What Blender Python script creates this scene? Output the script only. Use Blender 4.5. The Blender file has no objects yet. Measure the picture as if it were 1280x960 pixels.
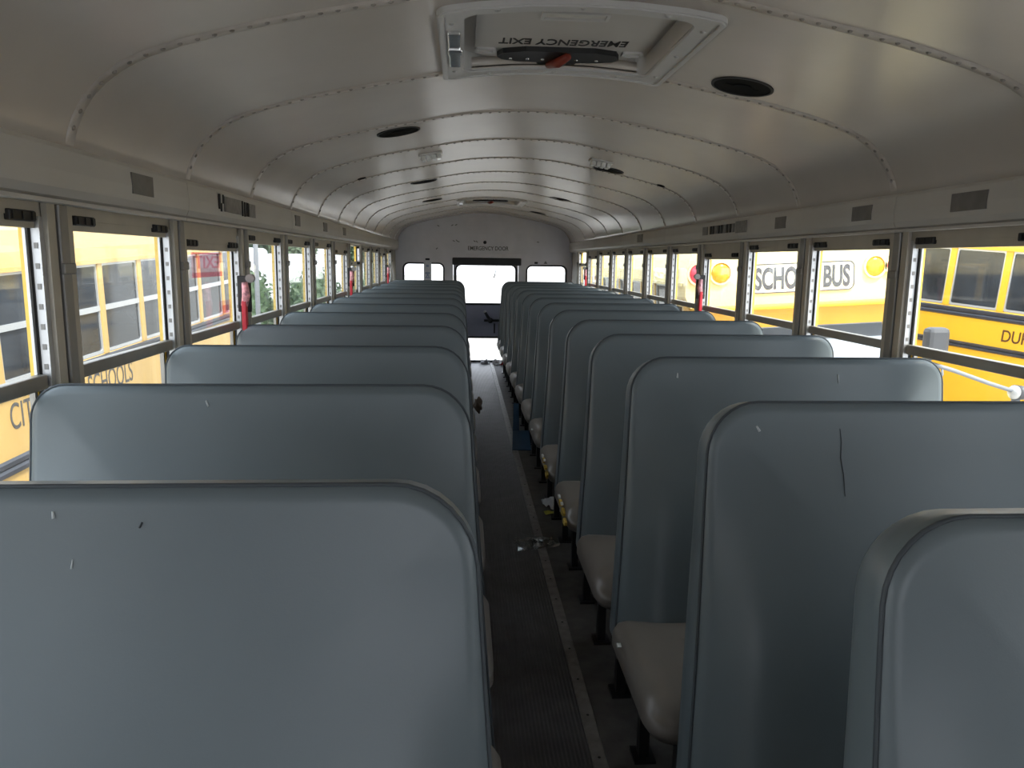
import bpy, bmesh, math, random
from mathutils import Matrix, Vector
random.seed(4)
S = bpy.context.scene
C = S.collection
PI = math.pi
CZ = 1.37            # eye height above the bus floor
PITCH = .71          # window post spacing
POST0 = 1.746        # first window post in view
REAR = 10.1

# ------------------------------------------------------------------ helpers
def tag(o, label=None, cat=None, group=None, kind=None):
    if label: o['label'] = label
    if cat: o['category'] = cat
    if group: o['group'] = group
    if kind: o['kind'] = kind
    return o

def empty(name, loc=(0, 0, 0), rot=(0, 0, 0), parent=None):
    o = bpy.data.objects.new(name, None)
    o.empty_display_size = .1
    o.location = loc; o.rotation_euler = rot
    C.objects.link(o)
    if parent: o.parent = parent
    return o

class MB:
    """collects simple solids and writes them as one mesh object"""
    def __init__(s): s.v = []; s.f = []; s.sm = []; s.mi = []
    def add(s, vs, fs, smooth=False, mi=0):
        b = len(s.v); s.v += [tuple(v) for v in vs]
        for f in fs:
            s.f.append([b + i for i in f]); s.sm.append(smooth); s.mi.append(mi)
        return s
    def box(s, x0, x1, y0, y1, z0, z1, mi=0, bev=0):
        if x0 > x1: x0, x1 = x1, x0
        if y0 > y1: y0, y1 = y1, y0
        if bev <= 0:
            v = [(x, y, z) for z in (z0, z1) for y in (y0, y1) for x in (x0, x1)]
            s.add(v, [(0, 2, 3, 1), (4, 5, 7, 6), (0, 1, 5, 4), (2, 6, 7, 3), (0, 4, 6, 2), (1, 3, 7, 5)], mi=mi)
        else:
            bm = bmesh.new()
            bmesh.ops.create_cube(bm, size=1)
            for v in bm.verts:
                v.co = ((x0 + x1) / 2 + v.co.x * (x1 - x0), (y0 + y1) / 2 + v.co.y * (y1 - y0), (z0 + z1) / 2 + v.co.z * (z1 - z0))
            bmesh.ops.bevel(bm, geom=bm.edges[:], offset=bev, segments=2, profile=.5, affect='EDGES')
            s.bm(bm, mi=mi)
        return s
    def bm(s, bm, mat=None, smooth=False, mi=0):
        bm.verts.ensure_lookup_table(); bm.verts.index_update()
        vs = [(mat @ v.co) if mat else v.co.copy() for v in bm.verts]
        s.add(vs, [[v.index for v in f.verts] for f in bm.faces], smooth, mi)
        bm.free(); return s
    def prism(s, pts, y0, y1, axis='y', smooth=False, mi=0):
        """extrude a closed 2-D outline along an axis"""
        n = len(pts)
        def p(a, b, t): return {'y': (a, t, b), 'x': (t, a, b), 'z': (a, b, t)}[axis]
        v = [p(a, b, y0) for a, b in pts] + [p(a, b, y1) for a, b in pts]
        s.add(v, [list(range(n))[::-1], list(range(n, 2 * n))], False, mi)
        b = len(s.v) - 2 * n
        for i in range(n):
            j = (i + 1) % n
            s.f.append([b + i, b + j, b + n + j, b + n + i]); s.sm.append(smooth); s.mi.append(mi)
        return s
    def tube(s, pts, r, n=8, smooth=True, closed=False, mi=0):
        pts = [Vector(p) for p in pts]; m = len(pts); rings = []
        up = None
        for i in range(m):
            if closed: t = pts[(i + 1) % m] - pts[i - 1]
            else: t = pts[min(i + 1, m - 1)] - pts[max(i - 1, 0)]
            t.normalize()
            if up is None:
                up = Vector((0, 0, 1)) if abs(t.z) < .9 else Vector((1, 0, 0))
            a = t.cross(up)
            if a.length < 1e-5: a = t.orthogonal()
            a.normalize(); up = a.cross(t).normalized()
            rr = r[i] if isinstance(r, (list, tuple)) else r
            rings.append([pts[i] + rr * (math.cos(k * 2 * PI / n) * a + math.sin(k * 2 * PI / n) * up) for k in range(n)])
        v = [q for rg in rings for q in rg]; f = []
        for i in range(m if closed else m - 1):
            j = (i + 1) % m
            for k in range(n):
                l = (k + 1) % n
                f.append([i * n + k, i * n + l, j * n + l, j * n + k])
        if not closed:
            f += [list(range(n))[::-1], list(range((m - 1) * n, m * n))]
        return s.add(v, f, smooth, mi)
    def cyl(s, c, r, h, axis='z', n=24, r2=None, smooth=True, mi=0):
        c = Vector(c); d = {'x': Vector((1, 0, 0)), 'y': Vector((0, 1, 0)), 'z': Vector((0, 0, 1))}[axis] if isinstance(axis, str) else Vector(axis).normalized()
        r2 = r if r2 is None else r2
        a = d.orthogonal().normalized(); b = d.cross(a)
        v = [c + r * (math.cos(k * 2 * PI / n) * a + math.sin(k * 2 * PI / n) * b) for k in range(n)]
        v += [c + d * h + r2 * (math.cos(k * 2 * PI / n) * a + math.sin(k * 2 * PI / n) * b) for k in range(n)]
        base = len(s.v)
        s.add(v, [list(range(n))[::-1], list(range(n, 2 * n))], False, mi)
        for k in range(n):
            l = (k + 1) % n
            s.f.append([base + k, base + l, base + n + l, base + n + k]); s.sm.append(smooth); s.mi.append(mi)
        return s
    def dome(s, c, r, h, d=(0, 0, 1), n=16, m=5, mi=0):
        c = Vector(c); d = Vector(d).normalized(); a = d.orthogonal().normalized(); b = d.cross(a)
        v = []; f = []
        for i in range(m):
            t = i / m * PI / 2
            for k in range(n):
                q = k * 2 * PI / n
                v.append(c + d * h * math.sin(t) + r * math.cos(t) * (math.cos(q) * a + math.sin(q) * b))
        v.append(c + d * h)
        for i in range(m - 1):
            for k in range(n):
                l = (k + 1) % n
                f.append([i * n + k, i * n + l, (i + 1) * n + l, (i + 1) * n + k])
        for k in range(n): f.append([(m - 1) * n + k, (m - 1) * n + (k + 1) % n, m * n])
        f.append(list(range(n))[::-1])
        return s.add(v, f, True, mi)
    def build(s, name, mat, parent=None):
        me = bpy.data.meshes.new(name)
        me.from_pydata(s.v, [], s.f)
        me.polygons.foreach_set('use_smooth', s.sm)
        for m in (mat if isinstance(mat, (list, tuple)) else [mat]): me.materials.append(m)
        if any(s.mi): me.polygons.foreach_set('material_index', s.mi)
        me.update()
        bm = bmesh.new(); bm.from_mesh(me); bmesh.ops.recalc_face_normals(bm, faces=bm.faces[:]); bm.to_mesh(me); bm.free()
        o = bpy.data.objects.new(name, me); C.objects.link(o)
        if parent: o.parent = parent
        return o

def rrect(x0, x1, z0, z1, r, n=6, nx=1, nz=1):
    """rounded rectangle outline, counter-clockwise; r = (bl, br, tr, tl) or one number"""
    if not isinstance(r, (list, tuple)): r = (r,) * 4
    cs = [(x0 + r[0], z0 + r[0], r[0], PI), (x1 - r[1], z0 + r[1], r[1], 1.5 * PI), (x1 - r[2], z1 - r[2], r[2], 0), (x0 + r[3], z1 - r[3], r[3], .5 * PI)]
    out = []
    sub = (nx, nz, nx, nz)
    for i, (cx, cz, rr, a) in enumerate(cs):
        arc = [(cx + rr * math.cos(a + k / n * PI / 2), cz + rr * math.sin(a + k / n * PI / 2)) for k in range(n + 1)]
        out += arc
        nx_, nz_, nr, na = cs[(i + 1) % 4]
        e = (nx_ + nr * math.cos(na), nz_ + nr * math.sin(na)); b = arc[-1]
        for k in range(1, sub[i]): out.append((b[0] + (e[0] - b[0]) * k / sub[i], b[1] + (e[1] - b[1]) * k / sub[i]))
    return out

def rings(mb, loops, cap0=True, cap1=True, smooth=True, mi=0):
    n = len(loops[0]); v = [p for l in loops for p in l]; f = []
    for i in range(len(loops) - 1):
        for k in range(n):
            l = (k + 1) % n
            f.append([i * n + k, i * n + l, (i + 1) * n + l, (i + 1) * n + k])
    if cap0: f.append(list(range(n))[::-1])
    if cap1: f.append(list(range((len(loops) - 1) * n, len(loops) * n)))
    mb.add(v, f, smooth, mi); return mb

def frame_prism(mb, outer, inner, t0, t1, axis='y', mi=0):
    """solid ring between two outlines with the same number of points"""
    n = len(outer)
    def p(q, t): return {'y': (q[0], t, q[1]), 'x': (t, q[0], q[1]), 'z': (q[0], q[1], t)}[axis]
    L = [[p(q, t0) for q in outer], [p(q, t1) for q in outer], [p(q, t1) for q in inner], [p(q, t0) for q in inner]]
    v = [q for l in L for q in l]; f = []
    for i in range(4):
        j = (i + 1) % 4
        for k in range(n):
            l = (k + 1) % n
            f.append([i * n + k, i * n + l, j * n + l, j * n + k])
    mb.add(v, f, False, mi); return mb

def text_obj(name, txt, height, width, mat, parent, origin, right, up, depth=.002, bold=0):
    """lettering: flat solid characters, lower-left corner at origin, fitted to width x height"""
    cu = bpy.data.curves.new(name, 'FONT'); cu.body = txt; cu.extrude = .02; cu.offset = bold
    tmp = bpy.data.objects.new(name + '_tmp', cu); C.objects.link(tmp)
    dg = bpy.context.evaluated_depsgraph_get(); dg.update()
    me = bpy.data.meshes.new_from_object(tmp.evaluated_get(dg))
    C.objects.unlink(tmp); bpy.data.objects.remove(tmp); bpy.data.curves.remove(cu)
    xs = [v.co.x for v in me.vertices]; ys = [v.co.y for v in me.vertices]
    x0, x1, y0, y1 = min(xs), max(xs), min(ys), max(ys)
    R = Vector(right).normalized(); U = Vector(up).normalized(); N = R.cross(U); O = Vector(origin)
    for v in me.vertices:
        a = (v.co.x - x0) / (x1 - x0) * width; b = (v.co.y - y0) / (y1 - y0) * height
        v.co = O + R * a + U * b + N * (depth if v.co.z > 0 else -.0005)
    me.materials.clear(); me.materials.append(mat)
    me.name = name
    o = bpy.data.objects.new(name, me); C.objects.link(o)
    if parent: o.parent = parent
    return o

def cut(o, cutters):
    """boolean difference, applied; cutters are removed"""
    for c in cutters:
        m = o.modifiers.new('cut', 'BOOLEAN'); m.operation = 'DIFFERENCE'; m.solver = 'EXACT'; m.object = c
    dg = bpy.context.evaluated_depsgraph_get(); dg.update()
    me = bpy.data.meshes.new_from_object(o.evaluated_get(dg))
    o.modifiers.clear(); o.data = me
    for c in cutters:
        bpy.data.objects.remove(c)
    return o

ORD = ['first', 'second', 'third', 'fourth', 'fifth', 'sixth', 'seventh', 'eighth', 'ninth', 'tenth', 'eleventh', 'twelfth', 'thirteenth', 'fourteenth', 'fifteenth', 'sixteenth']

# ------------------------------------------------------------------ materials
def mat(name, col, rough=.5, metal=0., spec=.5, noise=None, bump=None, coat=0., alpha=None, emit=None):
    """noise = (scale, amount) tone variation; bump = (scale, strength, distance)"""
    m = bpy.data.materials.new(name); m.use_nodes = True
    nt = m.node_tree; N = nt.nodes; L = nt.links
    b = N['Principled BSDF']
    b.inputs['Base Color'].default_value = (*col, 1)
    b.inputs['Roughness'].default_value = rough
    b.inputs['Metallic'].default_value = metal
    b.inputs['Specular IOR Level'].default_value = spec
    b.inputs['Coat Weight'].default_value = coat
    tc = N.new('ShaderNodeTexCoord')
    if noise:
        n = N.new('ShaderNodeTexNoise'); n.inputs['Scale'].default_value = noise[0]; n.inputs['Detail'].default_value = 5
        L.new(tc.outputs['Object'], n.inputs['Vector'])
        r = N.new('ShaderNodeMapRange'); r.inputs['From Min'].default_value = .3; r.inputs['From Max'].default_value = .7
        r.inputs['To Min'].default_value = 1 - noise[1]; r.inputs['To Max'].default_value = 1 + noise[1]
        L.new(n.outputs['Fac'], r.inputs['Value'])
        mx = N.new('ShaderNodeVectorMath'); mx.operation = 'SCALE'; mx.inputs[0].default_value = col
        L.new(r.outputs['Result'], mx.inputs['Scale']); L.new(mx.outputs['Vector'], b.inputs['Base Color'])
    if bump:
        n2 = N.new('ShaderNodeTexNoise'); n2.inputs['Scale'].default_value = bump[0]; n2.inputs['Detail'].default_value = 3
        L.new(tc.outputs['Object'], n2.inputs['Vector'])
        bp = N.new('ShaderNodeBump'); bp.inputs['Strength'].default_value = bump[1]; bp.inputs['Distance'].default_value = bump[2]
        L.new(n2.outputs['Fac'], bp.inputs['Height']); L.new(bp.outputs['Normal'], b.inputs['Normal'])
    if emit:
        b.inputs['Emission Color'].default_value = (*emit[0], 1); b.inputs['Emission Strength'].default_value = emit[1]
    return m

def glass(name, tint=(.93, .94, .93), refl=1., dirt=.03):
    m = bpy.data.materials.new(name); m.use_nodes = True
    nt = m.node_tree; N = nt.nodes; L = nt.links
    for n in list(N): N.remove(n)
    out = N.new('ShaderNodeOutputMaterial')
    tr = N.new('ShaderNodeBsdfTransparent'); tr.inputs['Color'].default_value = (*tint, 1)
    gl = N.new('ShaderNodeBsdfGlossy'); gl.inputs['Roughness'].default_value = .02; gl.inputs['Color'].default_value = (.9, .92, .92, 1)
    df = N.new('ShaderNodeBsdfDiffuse'); df.inputs['Color'].default_value = (.7, .7, .66, 1)
    lw = N.new('ShaderNodeLayerWeight'); lw.inputs['Blend'].default_value = .5
    pw = N.new('ShaderNodeMath'); pw.operation = 'POWER'; pw.inputs[1].default_value = 4.5
    L.new(lw.outputs['Facing'], pw.inputs[0])
    sc = N.new('ShaderNodeMath'); sc.operation = 'MULTIPLY_ADD'; sc.inputs[1].default_value = .55 * refl; sc.inputs[2].default_value = .022 * refl
    L.new(pw.outputs[0], sc.inputs[0])
    m1 = N.new('ShaderNodeMixShader'); m1.inputs['Fac'].default_value = dirt
    m2 = N.new('ShaderNodeMixShader')
    L.new(tr.outputs[0], m1.inputs[1]); L.new(df.outputs[0], m1.inputs[2])
    L.new(sc.outputs[0], m2.inputs['Fac']); L.new(m1.outputs[0], m2.inputs[1]); L.new(gl.outputs[0], m2.inputs[2])
    L.new(m2.outputs[0], out.inputs['Surface'])
    return m

M = {}
M['ceiling'] = mat('ceiling_paint', (.58, .525, .47), .27, 0, .75, noise=(3, .05), bump=(60, .05, .002))
M['seam'] = mat('ceiling_strip', (.52, .47, .42), .36, noise=(20, .1))
M['rivet'] = mat('rivet_with_shadow', (.30, .27, .24), .4)  # darker than the ceiling: shadow around the rivets put into their colour
M['wall'] = mat('wall_paint', (.36, .35, .33), .5, noise=(4, .06))
M['valance'] = mat('valance_paint', (.54, .52, .485), .42, noise=(3, .06))
M['rear'] = mat('rear_wall_paint', (.76, .745, .78), .5, noise=(6, .05))
M['door'] = mat('door_paint', (.40, .41, .52), .5, noise=(6, .05))
M['post'] = mat('post_metal', (.26, .25, .235), .42, .3, noise=(10, .08))
M['beige'] = mat('beige_metal', (.46, .42, .35), .45, noise=(10, .06))
M['track'] = mat('track_aluminium', (.55, .55, .55), .35, .6)
M['sash'] = mat('sash_metal', (.30, .28, .25), .4, .4, noise=(12, .08))
M['black'] = mat('black_plastic', (.012, .012, .013), .5)
M['blackmatte'] = mat('matte_black', (.008, .008, .008), .9, spec=.1)
M['rubber'] = mat('black_rubber', (.02, .02, .02), .6)
M['yellowjamb'] = mat('yellow_paint_jamb', (.80, .52, .06), .45)
M['red'] = mat('red_tape', (.62, .03, .05), .4)
M['redpale'] = mat('worn_red_and_white_tape', (.75, .35, .38), .5, noise=(80, .5))
M['glass'] = glass('window_glass')
M['rearglass'] = glass('rear_window_glass', (.95, .95, .95), .6, .03)
M['tape'] = mat('grey_tape', (.17, .16, .15), .5, noise=(30, .12))
M['whitelabel'] = mat('white_label', (.62, .60, .56), .5, noise=(30, .1))
M['labelgrey'] = mat('grey_label', (.22, .21, .2), .5, noise=(40, .2))
M['hatch'] = mat('hatch_white_plastic', (.56, .55, .54), .4, noise=(6, .05))
M['hatchpanel'] = mat('hatch_panel_plastic', (.50, .475, .45), .45, noise=(5, .06))
M['chrome'] = mat('chrome', (.8, .8, .8), .15, 1.)
M['lever'] = mat('red_brown_lever', (.24, .035, .02), .4)
M['lens'] = mat('clear_lens', (.75, .75, .73), .2, coat=.4)
M['floor'] = mat('floor_rubber', (.10, .094, .088), .62, noise=(14, .3), bump=(90, .15, .002))
M['strip'] = mat('aisle_strip_metal', (.25, .24, .225), .45, .3, noise=(30, .25))
M['blackmetal'] = mat('black_leg_paint', (.012, .012, .013), .4)
M['foam'] = mat('yellow_foam', (.52, .36, .07), .9, noise=(60, .35), bump=(120, .6, .004))
M['tear'] = mat('pale_vinyl_backing', (.55, .55, .52), .8)
M['blue'] = mat('blue_plastic', (.03, .085, .16), .45, noise=(12, .15))
M['bag'] = glass('clear_bag_film', (.80, .80, .79), 2.2, .12)
M['paper'] = mat('white_paper', (.72, .72, .74), .7, noise=(40, .1))
M['yellowpaper'] = mat('yellow_paper', (.60, .58, .08), .6)
M['redpaper'] = mat('red_paper', (.5, .05, .06), .6)
M['brown'] = mat('brown_torn_cover', (.07, .045, .03), .7, noise=(30, .3), bump=(40, .5, .01))
M['ink'] = mat('black_lettering', (.02, .02, .02), .6)
M['inkworn'] = mat('worn_black_lettering', (.09, .085, .08), .6, noise=(60, .5))

def vinyl(name, col, dust=(.24, .215, .19), dustamt=0.):
    m = mat(name, col, .40, 0, .5, bump=(420, .12, .0008))
    nt = m.node_tree; N = nt.nodes; L = nt.links; b = N['Principled BSDF']
    tc = N['Texture Coordinate']
    n = N.new('ShaderNodeTexNoise'); n.inputs['Scale'].default_value = 4; n.inputs['Detail'].default_value = 6
    L.new(tc.outputs['Object'], n.inputs['Vector'])
    mr = N.new('ShaderNodeMapRange'); mr.inputs['From Min'].default_value = .3; mr.inputs['From Max'].default_value = .7
    mr.inputs['To Min'].default_value = 0.; mr.inputs['To Max'].default_value = .35
    L.new(n.outputs['Fac'], mr.inputs['Value'])
    mx = N.new('ShaderNodeMix'); mx.data_type = 'RGBA'
    mx.inputs[6].default_value = (*col, 1); mx.inputs[7].default_value = (*[c * 1.25 + .01 for c in col], 1)
    L.new(mr.outputs['Result'], mx.inputs[0])
    L.new(mx.outputs[2], b.inputs['Base Color'])
    # roughness wear
    r2 = N.new('ShaderNodeMapRange'); r2.inputs['To Min'].default_value = .30; r2.inputs['To Max'].default_value = .44
    L.new(n.outputs['Fac'], r2.inputs['Value']); L.new(r2.outputs['Result'], b.inputs['Roughness'])
    return m
M['vinyl'] = vinyl('seat_vinyl', (.122, .147, .158))
M['cushion'] = vinyl('brown_cushion_vinyl', (.195, .172, .15))  # browner and lighter than the backrest vinyl
M['piping'] = mat('seat_piping', (.05, .06, .068), .6)

def ribbed():
    m = mat('ribbed_aisle_rubber', (.085, .081, .082), .42, noise=(10, .25))
    nt = m.node_tree; N = nt.nodes; L = nt.links; b = N['Principled BSDF']; tc = N['Texture Coordinate']
    w = N.new('ShaderNodeTexWave'); w.wave_type = 'BANDS'; w.bands_direction = 'X'; w.inputs['Scale'].default_value = 26; w.inputs['Distortion'].default_value = 0
    L.new(tc.outputs['Object'], w.inputs['Vector'])
    bp = N.new('ShaderNodeBump'); bp.inputs['Strength'].default_value = .6; bp.inputs['Distance'].default_value = .004
    L.new(w.outputs['Fac'], bp.inputs['Height']); L.new(bp.outputs['Normal'], b.inputs['Normal'])
    return m
M['mat'] = ribbed()

# exterior
M['busyellow'] = mat('bus_yellow_paint', (.82, .47, .025), .35, coat=.3, noise=(2, .05))
M['busyellowpale'] = mat('glare_paled_bus_yellow', (.57, .375, .13), .4, noise=(2, .08))  # bus yellow with the paling from glare put into the base colour
M['buscap'] = mat('sun_glare_yellow', (.86, .72, .38), .4, noise=(2, .05))  # near-white yellow: sunlit overexposure put into the colour
M['busroof'] = mat('bus_roof_paint', (.80, .62, .22), .4)
M['busrail'] = mat('black_rub_rail', (.035, .037, .05), .3, noise=(5, .2))
M['busglass'] = mat('dark_bus_glass', (.035, .04, .048), .06, 0, .6, noise=(1.3, .7))
M['windshield'] = mat('windshield_sky_glare', (.42, .47, .56), .12, 0, .8, noise=(2, .3))  # pale grey-blue base: sky glare on the glass painted into the colour
M['silver'] = mat('silver_window_frame', (.55, .56, .57), .35, .4)
M['tyre'] = mat('tyre_rubber', (.02, .02, .02), .8)
M['greyplastic'] = mat('grey_mirror_plastic', (.065, .065, .07), .45)
M['signwhite'] = mat('sign_panel_paint', (.86, .80, .62), .4)
M['signgrey'] = mat('faded_sign_lettering', (.10, .10, .11), .6, noise=(40, .35))
M['amber'] = mat('amber_lens', (.9, .40, .01), .2, coat=.5)
M['redlens'] = mat('red_lens', (.65, .06, .10), .2, coat=.5)
M['brownink'] = mat('dark_brown_lettering', (.10, .035, .01), .5)
M['white'] = mat('white_trailer_paint', (.62, .63, .65), .5)
M['ground'] = mat('pale_gravel', (.46, .44, .41), .9, noise=(6, .15), bump=(30, .5, .02))
M['bark'] = mat('bark', (.10, .07, .05), .9, noise=(20, .3))
def leafmat(name, c):
    m = mat(name, c, .6, noise=(9, .45))
    return m
M['leaf'] = leafmat('hedge_leaf', (.065, .105, .05))
M['leaf2'] = leafmat('tree_leaf', (.07, .105, .06))
M['pole'] = mat('galvanised_pole', (.22, .23, .25), .5)

# ------------------------------------------------------------------ camera
F = 951.3
XV, YV, ROLL = 579.0, 323.7, .00276
fw = Vector(((XV - 640) / F, -(YV - 480) / F, -1)).normalized()
up = Vector((math.sin(ROLL), math.cos(ROLL), 0)); up = (up - fw * up.dot(fw)).normalized()
rt = fw.cross(up)
Rm = Matrix((rt, fw, up))       # rows: bus axes seen from the camera
cam = bpy.data.cameras.new('camera'); cam.sensor_width = 36; cam.lens = F / 1280 * 36; cam.clip_start = .02; cam.clip_end = 500
camo = bpy.data.objects.new('camera', cam); C.objects.link(camo)
camo.matrix_world = Matrix.Translation((-.277, 0, CZ)) @ Rm.to_4x4()
S.camera = camo

# ------------------------------------------------------------------ ceiling
PROF = [(0, .588), (.12, .585), (.24, .575), (.30, .5665), (.36, .556), (.5, .530), (.6, .511), (.7, .491), (.8, .466), (.88, .444), (.95, .420), (1.0, .396), (1.04, .366), (1.075, .330), (1.10, .288), (1.115, .250), (1.12, .222)]
def ceil_z(u):
    u = abs(u)
    for (a, za), (b, zb) in zip(PROF, PROF[1:]):
        if u <= b: return CZ + za + (zb - za) * (u - a) / (b - a)
    return CZ + PROF[-1][1]
US = sorted({s * u for u, _ in PROF for s in (-1, 1)})
seams = [POST0 + PITCH * k for k in range(-4, 12)]
HATCH = [(POST0 + .09, POST0 + .755), (POST0 + 8 * PITCH + .09, POST0 + 8 * PITCH + .755)]
HU = .30
ys = sorted(set([-2.6] + seams + [h[0] + .035 for h in HATCH] + [h[1] - .062 for h in HATCH] + [REAR + .02]))
mb = MB()
for y0, y1 in zip(ys, ys[1:]):
    ym = (y0 + y1) / 2
    for a, b in zip(US, US[1:]):
        um = (a + b) / 2
        if abs(um) < HU and any(h[0] + .034 < ym < h[1] - .061 for h in HATCH): continue
        n = max(1, int((y1 - y0) / .4))
        mb.add([(a, y0, ceil_z(a)), (b, y0, ceil_z(b)), (b, y1, ceil_z(b)), (a, y1, ceil_z(a))], [(0, 1, 2, 3)], True)
ceil = mb.build('ceiling', M['ceiling'])
bm = bmesh.new(); bm.from_mesh(ceil.data); bmesh.ops.remove_doubles(bm, verts=bm.verts[:], dist=1e-4)
for f in bm.faces:
    if f.normal.z > 0: f.normal_flip()
bm.to_mesh(ceil.data); bm.free()
so = ceil.modifiers.new('thickness', 'SOLIDIFY'); so.thickness = .03; so.offset = -1
tag(ceil, 'arched beige metal bus ceiling with riveted seams', 'ceiling', kind='structure')

def arc_pts(n=140):
    """points evenly spaced along the ceiling curve, with normals"""
    fine = []
    for i in range(2001):
        u = -1.118 + 2.236 * i / 2000
        fine.append((u, ceil_z(u)))
    d = [0]
    for p, q in zip(fine, fine[1:]): d.append(d[-1] + math.dist(p, q))
    out = []; j = 0
    for k in range(n):
        t = d[-1] * k / (n - 1)
        while j < len(d) - 2 and d[j + 1] < t: j += 1
        out.append(fine[j])
    return out
ARC = arc_pts(66)
for k, y in enumerate(seams):
    if y < -.5: continue
    mb = MB(); n = len(ARC); hid = [h for h in HATCH if h[0] < y + .01 < h[1] + .02]
    w = .017
    for (a, za), (b, zb) in zip(ARC, ARC[1:]):
        t = .0035
        mb.add([(a, y - w, za - t), (b, y - w, zb - t), (b, y + w, zb - t), (a, y + w, za - t),
                (a, y - w, za + .004), (b, y - w, zb + .004), (b, y + w, zb + .004), (a, y + w, za + .004)],
               [(0, 1, 2, 3), (0, 4, 5, 1), (3, 2, 6, 7)], True)
    for i, (a, za) in enumerate(ARC[1:-1]):
        if i % 1: continue
        p, q = ARC[i], ARC[i + 2]
        nx, nz = (q[1] - p[1]), -(q[0] - p[0]); l = math.hypot(nx, nz)
        mb.dome((a, y, za - .003), .0062, .0045, (nx / l, 0, nz / l), 8, 3, mi=1)
    o = mb.build('trim_%d' % (k + 1), [M['seam'], M['rivet']])
    tag(o, 'riveted seam strip across the ceiling, %s one from the front' % ORD[max(0, k - 2)], 'seam', 'ceiling seams', 'structure')

# ------------------------------------------------------------------ side walls, posts, windows, valances
WALLX = 1.175     # pane plane
bays = list(range(-2, 12))        # bay k lies between post k-1 and post k
ZS, ZR, ZT = .80, 1.10, 1.482     # sill, meeting rail, valance underside
for side, nm in ((-1, 'left'), (1, 'right')):
    mb = MB()
    mb.box(side * 1.19, side * 1.225, -2.6, REAR + .05, -.02, ZS)
    mb.box(side * 1.15, side * 1.225, -2.6, REAR + .05, ZS - .03, ZS)          # sill ledge
    mb.box(side * 1.125, side * 1.225, -2.6, REAR + .05, ZT + .03, 1.66)        # header box behind the valance
    mb.box(side * 1.155, side * 1.225, POST0 + 11 * PITCH + .03, REAR + .05, ZS, ZT + .03)   # blank panel by the rear wall
    mb.box(side * 1.15, side * 1.225, -2.6, POST0 - 3 * PITCH - .034, ZS, ZT + .03)
    o = mb.build('wall_' + nm, M['wall'])
    tag(o, 'grey metal side wall below and above the %s windows' % nm, 'wall', kind='structure')
    # posts
    for k in range(-3, 12):
        y = POST0 + PITCH * k
        mb = MB()
        s = side
        mb.box(s * 1.16, s * 1.19, y - .032, y + .034, ZS, ZT + .04, mi=3)             # core
        mb.box(s * 1.145, s * 1.162, y - .012, y + .026, ZS, ZT + .035, mi=0, bev=.004)  # cap strip
        mb.box(s * 1.15, s * 1.162, y - .052, y - .020, ZS, ZT + .005, mi=1)             # beige flange
        mb.box(s * 1.15, s * 1.162, y + .030, y + .052, ZS, ZT + .005, mi=1)
        mb.box(s * 1.19, s * 1.204, y - .066, y + .066, ZS, ZT + .04, mi=2)              # yellow outside post
        mb.box(s * 1.138, s * 1.15, y - .018, y + .032, CZ - .045, CZ - .02, mi=0, bev=.003)  # clip
        mb.dome((s * 1.145, y + .007, ZT - .003), .007, .005, (-s, 0, 0), 8, 3, mi=0)
        o = mb.build('trim_%d' % (20 + (k + 5) + (17 if side > 0 else 0)), [M['post'], M['beige'], M['yellowjamb'], M['rubber']])
        tag(o, 'grey window post on the %s wall, %s one from the front' % (nm, ORD[min(15, max(0, k))]) if k >= 0 else 'grey window post on the %s wall, %s one before the front seats' % (nm, ORD[-k - 1]),
            'post', 'window posts', 'structure')
EMERG = {-1: [2, 6, 10], 1: [4, 10]}
OPEN = {-1: [7], 1: [11]}
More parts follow.
